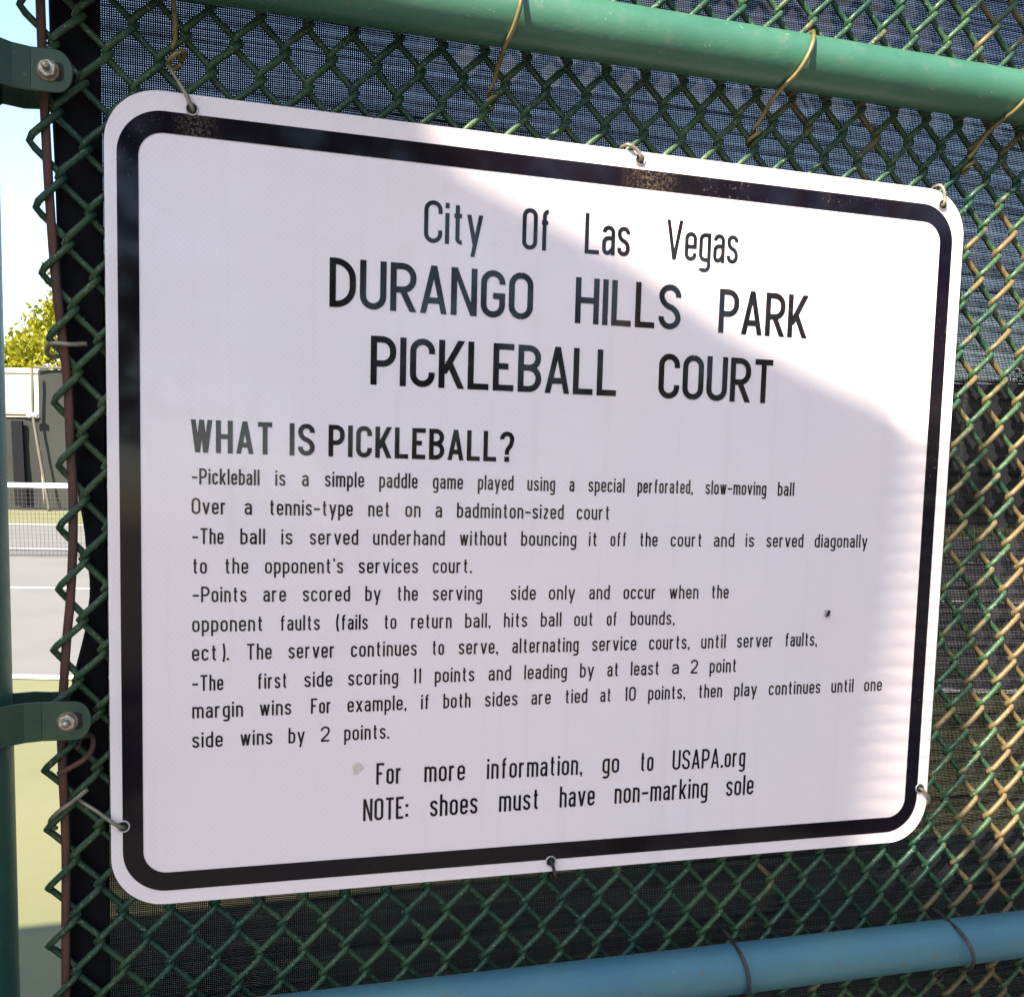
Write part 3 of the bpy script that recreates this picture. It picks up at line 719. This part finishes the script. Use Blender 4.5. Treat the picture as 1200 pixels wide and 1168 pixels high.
XH = .73
def glyph(ch, k, s):
    """returns (outer width, list of (verts, faces)); cap height 1, stroke s, width factor k"""
    b, T, X, D = s/2, 1 - s/2, XH - s/2, -.27 + s/2
    O_ = []
    W_ = dict(zip('ABCDEFGHKLNOPRSTUVWXYZ?Q', [.46,.42,.42,.42,.36,.36,.42,.43,.44,.36,.45,.43,.42,.43,.42,.42,.43,.46,.60,.44,.46,.40,.40,.43]))
    W_.update(dict(zip('abcdeghknopqrstuvwxyz', [.30,.31,.30,.31,.31,.31,.30,.32,.30,.32,.31,.31,.19,.29,.24,.30,.35,.50,.34,.36,.28])))
    W_.update({'m': .56, 'f': .26, 'i': 0, 'l': 0, 'j': .1, 'I': 0, '.': 0, ',': 0, ':': 0, "'": 0, 'r': .225, '-': .30, '(': .10, ')': .10, '1': .11, '2': .38, '0': .38})
    w = W_[ch]*k
    ox = s/2
    def p(*pts): O_.append(ribbon(fillet([(q[0] + ox, *q[1:]) for q in pts]), s))
    def d(x0, y0, x1, y1, f=1.0):
        """diagonal with level-cut ends; x are centres of the cut"""
        hw = s/2*math.hypot(x1-x0, y1-y0)/abs(y1-y0)*f
        O_.append(([(x0+ox-hw, y0), (x0+ox+hw, y0), (x1+ox+hw, y1), (x1+ox-hw, y1)], [(0, 1, 2, 3)]))
    def dot(x, y0, hgt=None, f=1.15):
        hgt = hgt or s*f; O_.append(([(x+ox-s*f/2, y0), (x+ox+s*f/2, y0), (x+ox+s*f/2, y0+hgt), (x+ox-s*f/2, y0+hgt)], [(0, 1, 2, 3)]))
    r = w/2 if w else 0
    if ch == 'A': d(0, 0, w/2, 1, .95); d(w, 0, w/2, 1, .95); p((w*.20, .27), (w*.80, .27))
    elif ch == 'B': p((0, 0), (0, 1)); p((0, T), (w*.96, T, .20), (w*.96, .52, .20), (0, .52)); p((w*.3, .52), (w, .52, .22), (w, b, .22), (0, b))
    elif ch in 'C': p((w, .69), (w, T, r), (0, T, r), (0, b, r), (w, b, r), (w, .31))
    elif ch == 'G': p((w, .71), (w, T, r), (0, T, r), (0, b, r), (w, b, r), (w, .46), (w*.5, .46))
    elif ch == 'D': p((0, 0), (0, 1)); p((0, T), (w, T, w*.85), (w, b, w*.85), (0, b))
    elif ch == 'E': p((0, 0), (0, 1)); p((0, T), (w + s*.4, T)); p((0, .52), (w*.8, .52)); p((0, b), (w + s*.4, b))
    elif ch == 'F': p((0, 0), (0, 1)); p((0, T), (w + s*.4, T)); p((0, .51), (w*.8, .51))
    elif ch == 'H': p((0, 0), (0, 1)); p((w, 0), (w, 1)); p((0, .51), (w, .51))
    elif ch == 'I': p((0, 0), (0, 1))
    elif ch == 'K': p((0, 0), (0, 1)); d(w*.08, .30, w, 1); d(w*.36, .56, w, 0)
    elif ch == 'L': p((0, 0), (0, 1)); p((0, b), (w + s*.4, b))
    elif ch == 'N': p((0, 0), (0, 1)); p((w, 0), (w, 1)); d(s*.1, 1, w - s*.1, 0, .85)
    elif ch in 'O0': p((w/2, T), (0, T, r), (0, b, r), (w/2, b)); p((w/2, b), (w, b, r), (w, T, r), (w/2, T))
    elif ch == 'P': p((0, 0), (0, 1)); p((0, T), (w, T, r*1.1), (w, .44, r*1.1), (0, .44))
    elif ch == 'R': p((0, 0), (0, 1)); p((0, T), (w, T, r*1.1), (w, .45, r*1.1), (0, .45)); d(w*.45, .45, w, 0)
    elif ch == 'S': p((w, .72), (w, T, r), (0, T, r), (0, .56, r), (w, .44, r), (w, b, r), (0, b, r), (0, .28))
    elif ch == 'T': p((-s*.3, T), (w + s*.3, T)); p((w/2, 0), (w/2, 1))
    elif ch == 'U': p((0, 1), (0, b, r), (w, b, r), (w, 1))
    elif ch == 'V': d(0, 1, w/2, 0, .95); d(w, 1, w/2, 0, .95)
    elif ch == 'W': d(0, 1, w*.26, 0, .95); d(w*.5, 1, w*.26, 0, .95); d(w*.5, 1, w*.74, 0, .95); d(w, 1, w*.74, 0, .95)
    elif ch == '?': p((0, .74), (0, T, r), (w, T, r), (w, .58, r), (w*.5, .40, .1), (w*.5, .24)); dot(w*.5, 0)
    elif ch == 'a': p((w*.02, .56), (w*.02, X, r), (w, X, r), (w, 0)); p((w, .42), (0, .42, r), (0, b, r), (w*.7, b, r), (w, .20))
    elif ch == 'b': p((0, 0), (0, 1)); p((0, X), (w, X, r*1.05), (w, b, r*1.05), (0, b))
    elif ch == 'c': p((w, .52), (w, X, r), (0, X, r), (0, b, r), (w, b, r), (w, .21))
    elif ch == 'd': p((w, 0), (w, 1)); p((w, X), (0, X, r*1.05), (0, b, r*1.05), (w, b))
    elif ch == 'e': p((0, .36), (w, .36), (w, X, r), (0, X, r), (0, b, r), (w, b, r), (w, .20))
    elif ch == 'f': p((w, T), (w*.42, T, .12), (w*.42, 0)); p((0, X), (w*.95, X))
    elif ch == 'g': p((w, XH), (w, D, r), (0, D, r), (0, D+.05)); p((w, X), (0, X, r*1.05), (0, b, r*1.05), (w, b))
    elif ch == 'h': p((0, 0), (0, 1)); p((0, X), (w, X, r), (w, 0))
    elif ch == 'i': p((0, 0), (0, XH)); dot(0, .84, .13, 1.0)
    elif ch == 'l': p((0, 0), (0, 1))
    elif ch == 'k': p((0, 0), (0, 1)); d(w*.05, .24, w, XH); d(w*.35, .42, w, 0)
    elif ch == 'm': p((0, 0), (0, XH)); p((0, X), (w/2, X, w/4), (w/2, 0)); p((w/2, X-.03), (w*.6, X, .05), (w, X, w/4), (w, 0))
    elif ch == 'n': p((0, 0), (0, XH)); p((0, X), (w, X, r), (w, 0))
    elif ch == 'o': p((w/2, X), (0, X, r), (0, b, r), (w/2, b)); p((w/2, b), (w, b, r), (w, X, r), (w/2, X))
    elif ch == 'p': p((0, -.27), (0, XH)); p((0, X), (w, X, r*1.05), (w, b, r*1.05), (0, b))
    elif ch == 'r': p((0, 0), (0, XH)); p((0, .50), (w*.1, X, .12), (w, X))
    elif ch == 's': p((w, .55), (w, X, r), (0, X, r), (0, .42, r), (w, .33, r), (w, b, r), (0, b, r), (0, .20))
    elif ch == 't': p((w*.42, .93), (w*.42, b, .10), (w, b)); p((0, X), (w*.95, X))
    elif ch == 'u': p((0, XH), (0, b, r), (w, b, r), (w, 0)) if False else (p((0, XH), (0, b, r), (w, b)), p((w, XH), (w, 0)))
    elif ch == 'v': d(0, XH, w/2, 0); d(w, XH, w/2, 0)
    elif ch == 'w': d(0, XH, w*.26, 0); d(w*.5, XH, w*.26, 0); d(w*.5, XH, w*.74, 0); d(w, XH, w*.74, 0)
    elif ch == 'x': d(0, XH, w, 0); d(w, XH, 0, 0)
    elif ch == 'y': d(0, XH, w*.5, 0.02); d(w, XH, w*.33, -.27)
    elif ch == 'z': p((0, X), (w, X)); p((0, b), (w, b)); d(s*.1, s*.8, w - s*.1, XH - s*.8)
    elif ch == '.': dot(0, 0)
    elif ch == ',': dot(0, 0); d(s*.05, -.10, s*.2, .02, .6)
    elif ch == ':': dot(0, .08); dot(0, .52)
    elif ch == "'": d(0, .78, 0, 1, .9)
    elif ch == '-': p((-s*.4, .42), (w + s*.4, .42))
    elif ch == '(': p(*[(w*(1 - math.sin(math.pi*q/12)), -.10 + 1.14*q/12) for q in range(13)])
    elif ch == ')': p(*[(w*math.sin(math.pi*q/12), -.10 + 1.14*q/12) for q in range(13)])
    elif ch == '1': p((w, 0), (w, 1)); d(0, .80, w, .99, .35)
    elif ch == '2': p((0, .72), (0, T, r), (w, T, r), (w, .56, .16), (0, .10, .05), (0, b)); p((-s*.3, b), (w + s*.3, b))
    return w + s, O_

def word_geo(txt, x0, x1, zf, cap, s):
    gap = .125 if cap < .03 else .085
    target = (x1 - x0)/cap
    def total(k, g): return sum(glyph(c, k, s)[0] for c in txt) + g*(len(txt)-1)
    g = gap; lo, hi = .3, 2.6
    if len(txt) == 1 and txt in 'I': k = 1
    else:
        for _ in range(24):
            k = (lo+hi)/2
            if total(k, gap*k) < target: lo = k
            else: hi = k
        g = gap*k
    cx = 0.0; V = []; F = []; li = 0
    for c in txt:
        w, parts = glyph(c, k, s)
        for (pv, pf) in parts:
            base = len(V)
            yo = -.00042 - .000018*(li % 7); li += 1
            for (a, b) in pv:
                X_ = x0 + (cx + a)*cap
                V.append((X_, yo, zf(X_) + b*cap))
            F += [tuple(i + base for i in q) for q in pf]
        cx += w + g
    return V, F

for ln in TEXT:
    za, xa, zb, xb, cap, s, words = ln
    za, xa, zb, xb, cap = za/1e3, xa/1e3, zb/1e3, xb/1e3, cap/1e3
    zf = lambda x: za + (x - xa)*(zb - za)/(xb - xa)
    for (wd, a, b) in words:
        v, f = word_geo(wd, a/1e3, b/1e3, zf, cap, s)
        obj('lettering', v, f, M_LETTER, sign)

# fixing holes and the wires that tie the sign to the fence
def eyelet(x, z, pts, mat, r=.0016):
    mb = MB(); mb.tube([(x, -.0008, z), (x, -.0007, z), (x, -.0002, z)], .0042, 20); mb.build('fixing_hole', M_HOLE, sign)
    ring = [(x + .0044*math.cos(a), -.0009, z + .0044*math.sin(a)) for a in np.linspace(0, 2*math.pi, 19)]
    mb = MB(); mb.tube(ring, .0007, 6, False); mb.build('hole_rim', M_ALU, sign, True)
    mb = MB(); mb.tube(spline(pts, 6), r, 8); mb.build('tie_wire', mat, sign, True)
eyelet(-.3186, .3050, [(-.3180, .004, .3045), (-.3184, -.0030, .3046), (-.3215, -.0040, .312), (-.328, -.0030, .3225), (-.334, .002, .333), (-.337, .010, .339)], M_GALV)
eyelet(.0473, .3090, [(.0478, .004, .3085), (.0470, -.0032, .3090), (.0445, -.0040, .3135), (.040, -.004, .3170), (.0345, -.002, .3195), (.0320, .006, .3190)], M_GALV)
eyelet(.3550, .3020, [(.3550, .004, .3015), (.3550, -.0032, .3025), (.3546, -.0040, .308), (.3530, -.0034, .3155), (.3515, .001, .3200), (.3500, .009, .3195)], M_GALV)
eyelet(-.3716, -.2490, [(-.3716, .004, -.2492), (-.3722, -.0030, -.2490), (-.380, -.0035, -.2440), (-.392, .0000, -.2350), (-.402, .004, -.229), (-.410, .012, -.226)], M_GALV)
eyelet(.3715, -.2620, [(.3715, .004, -.2622), (.3718, -.0030, -.2622), (.3760, -.0042, -.266), (.3815, -.003, -.273), (.3830, .003, -.281), (.3800, .010, -.284)], M_GALV)
eyelet(-.0142, -.3060, [(-.0142, .004, -.3060), (-.0140, -.0030, -.3064), (-.0120, -.0040, -.3130), (-.0100, -.0025, -.3200), (-.0095, .004, -.3240), (-.0110, .010, -.3210)], M_DARKW)

fly = root('fly', 'tiny dark fly sitting on the sign near its right border', 'insect', lean=True)
mb = MB(); mb.tube([(.2535, -.0022, -.0885), (.2545, -.0024, -.0868), (.2553, -.0024, -.0848), (.2558, -.0022, -.0828), (.2563, -.0020, -.0820)], [.0004, .0015, .0012, .0014, .0004], 8); mb.build('body', M_HOLE, fly, True)
for sgn in (-1, 1):
    for q in range(3):
        mb = MB(); z = -.0868 + q*.0022
        mb.tube([(.2550, -.0020, z), (.2550 + sgn*.0020, -.0030, z + .0004), (.2550 + sgn*.0030, -.0006, z - .0008)], .00022, 5); mb.build('leg', M_HOLE, fly)
    mb = MB(); mb.add([(.2550, -.0034, -.0845), (.2550 + sgn*.0016, -.0033, -.0868), (.2550 + sgn*.0014, -.0032, -.0900), (.2550 + sgn*.0004, -.0033, -.0890)], [(0, 1, 2, 3)]); mb.build('wing', M_GRIME, fly)
# dried spot on the sheet
pts = [(-.1882 + (.0042 + .0012*math.sin(3*a+1))*math.cos(a), -.2120 + (.0050 + .0014*math.sin(2*a))*math.sin(a)) for a in np.linspace(0, 2*math.pi, 22)[:-1]]
mb = MB(); mb.prism(pts, -.0007, -.00012); mb.build('dried_spot', M_GRIME, sign)

# ================================================================ WHAT CASTS THE SHADE
# added unseen cloths on poles, outlines shaped to cast the shade on the fence
def overhead(x, z, zc):
    """point on the level zc whose sun shadow falls on fence point (x, z)"""
    L_ = (zc - z)/SUN_F.z
    return Vector((x + SUN_F.x*L_, SUN_F.y*L_, zc))
def occluder(label, shadow_pts, zc, poles):
    r = root('shade_occluder', label, 'shade sail', lean=True, group='added shade occluders over the path')
    P = [overhead(x, z, zc) for x, z in shadow_pts]
    n = len(P)
    V = [tuple(p) for p in P] + [(p.x, p.y, p.z + .004) for p in P]
    F = [tuple(range(n)), tuple(range(2*n-1, n-1, -1))] + [(i, i+n, (i+1) % n + n, (i+1) % n) for i in range(n)]
    obj('cloth', V, F, M_OCCLUDER, r)
    for (x, y) in poles:
        mb = MB(); mb.tube([(x, y, -1.6), (x, y, .5), (x, y, zc + .02)], .03, 12); mb.build('pole', M_POST, r, True)
occluder('added unseen tan cloth overhead, cut for its shadow, left and behind the viewer',
     [(-.165, .46), (-.125, .300), (.040, .235), (.130, .185), (.2224, .150), (.300, .125), (.330, .105), (.348, .07), (.350, .03), (.342, -.07), (.332, -.20), (.318, -.315), (.318, -2.6), (-3.5, -2.6), (-3.5, .46)], 3.5,
     [(-7.2, -2.6)])
occluder('added unseen tan cloth overhead, cut for its shadow, right and behind the viewer',
     [(.250, -.325), (.330, -.328), (.5076, -.3585), (3.2, -.70), (3.2, -2.2), (.250, -2.2)], 2.3, [(2.3, -3.2)])
occluder('added unseen tan cloth overhead, cut for its shadow, beyond the right end of the sign',
     [(.33, .52), (.45, .445), (.75, .43), (1.6, .43), (1.6, .9), (.33, .9)], 2.3, [(1.9, -1.0)])
aw = root('slatted_blocker', 'added unseen overhead awning of thin tan slats behind the viewer', 'blocker', lean=True)
zc = 1.30  # added slats, spaced so their shadows band the right of the sign
for k in range(21):
    z0 = .085 - k*.0190; xa = .29; xb = .42
    P = [overhead(xa, z0, zc), overhead(xb, z0, zc), overhead(xb, z0 - .0098, zc), overhead(xa, z0 - .0098, zc)]
    P = [Vector((p.x, p.y, zc)) for p in P]
    mb = MB(); mb.add([tuple(p) for p in P] + [(p.x, p.y, p.z + .004) for p in P], [(0, 1, 2, 3), (7, 6, 5, 4), (0, 4, 5, 1), (1, 5, 6, 2), (2, 6, 7, 3), (3, 7, 4, 0)])
    mb.build('added_slat', M_OCCLUDER, aw)
a = overhead(.42, .10, zc); b = overhead(.42, -.31, zc); c = (b - a)
mb = MB(); mb.tube([a, a + c*.5, b], .006, 8); mb.tube([b, b + Vector((.9, -.5, 0)), b + Vector((1.8, -1.0, 0))], .012, 8); mb.tube([b + Vector((1.8, -1.0, 0)), b + Vector((1.8, -1.0, -1.4)), b + Vector((1.8, -1.0, -2.9))], .025, 10)
mb.build('frame', M_POST, aw, True)
lp = root('lamp_post', 'tan sunlit lamp post standing behind the viewer to the right', 'lamp post', lean=True)
mb = MB(); mb.tube([(.987, -2.2, -1.5), (.987, -2.2, .5), (.987, -2.2, 2.2), (.987, -2.2, 3.6)], .08, 24); mb.build('post', M_POLE, lp, True)
mb = MB(); mb.tube([(.987, -2.2, 3.6), (.99, -2.2, 3.75), (1.3, -2.2, 3.82), (1.7, -2.2, 3.8)], .03, 10); mb.build('arm', M_POLE, lp, True)
mb = MB(); mb.box((1.65, -2.3, 3.76), (2.0, -2.1, 3.84)); mb.build('lamp_head', M_FARSTEEL, lp)
ls = root('reflected_slats', 'added unseen cream slats behind the viewer, there to stripe the sign reflection', 'reflected slats', lean=True)
sl = None  # added out of view to reflect as stripes in the sign
for k in range(24):
    if sl is None:
        mb = MB(); mb.box((1.85, -3.22, 0), (5.6, -3.19, .052)); o = mb.build('added_slat', M_STUCCO, ls); sl = o
    else: o = link(bpy.data.objects.new('added_slat', sl.data), ls)
    o.location = (0, 0, -1.40 + .085*k)
for x in (1.87, 3.1, 4.35, 5.58):
    mb = MB(); mb.box((x-.03, -3.28, -1.5), (x+.03, -3.225, .66)); mb.build('post', M_POST, ls)
for i, (x, y, h, w) in enumerate([(-3.6, -7.6, 4.6, 4.6), (.4, -7.2, 6.2, 5.4), (4.4, -6.8, 6.4, 5.6), (8.0, -5.0, 6.0, 5.4), (10.0, -1.4, 5.4, 5.0), (-6.5, -5.0, 4.2, 4.6)]):
    p = fence_ground(x, y, 0)  # unseen trees added to give the black film dark reflections
    make_tree('hedge_tree', 'added dark green tree, for reflection in the sign, across the path behind the viewer, ' + ['second', 'third', 'fourth', 'fifth', 'sixth', 'first'][i] + ' from the left', p, h, w, M_LEAF2, 60+i, nclump=34, leaves=110, leaf=.2, group='trees added across the path')
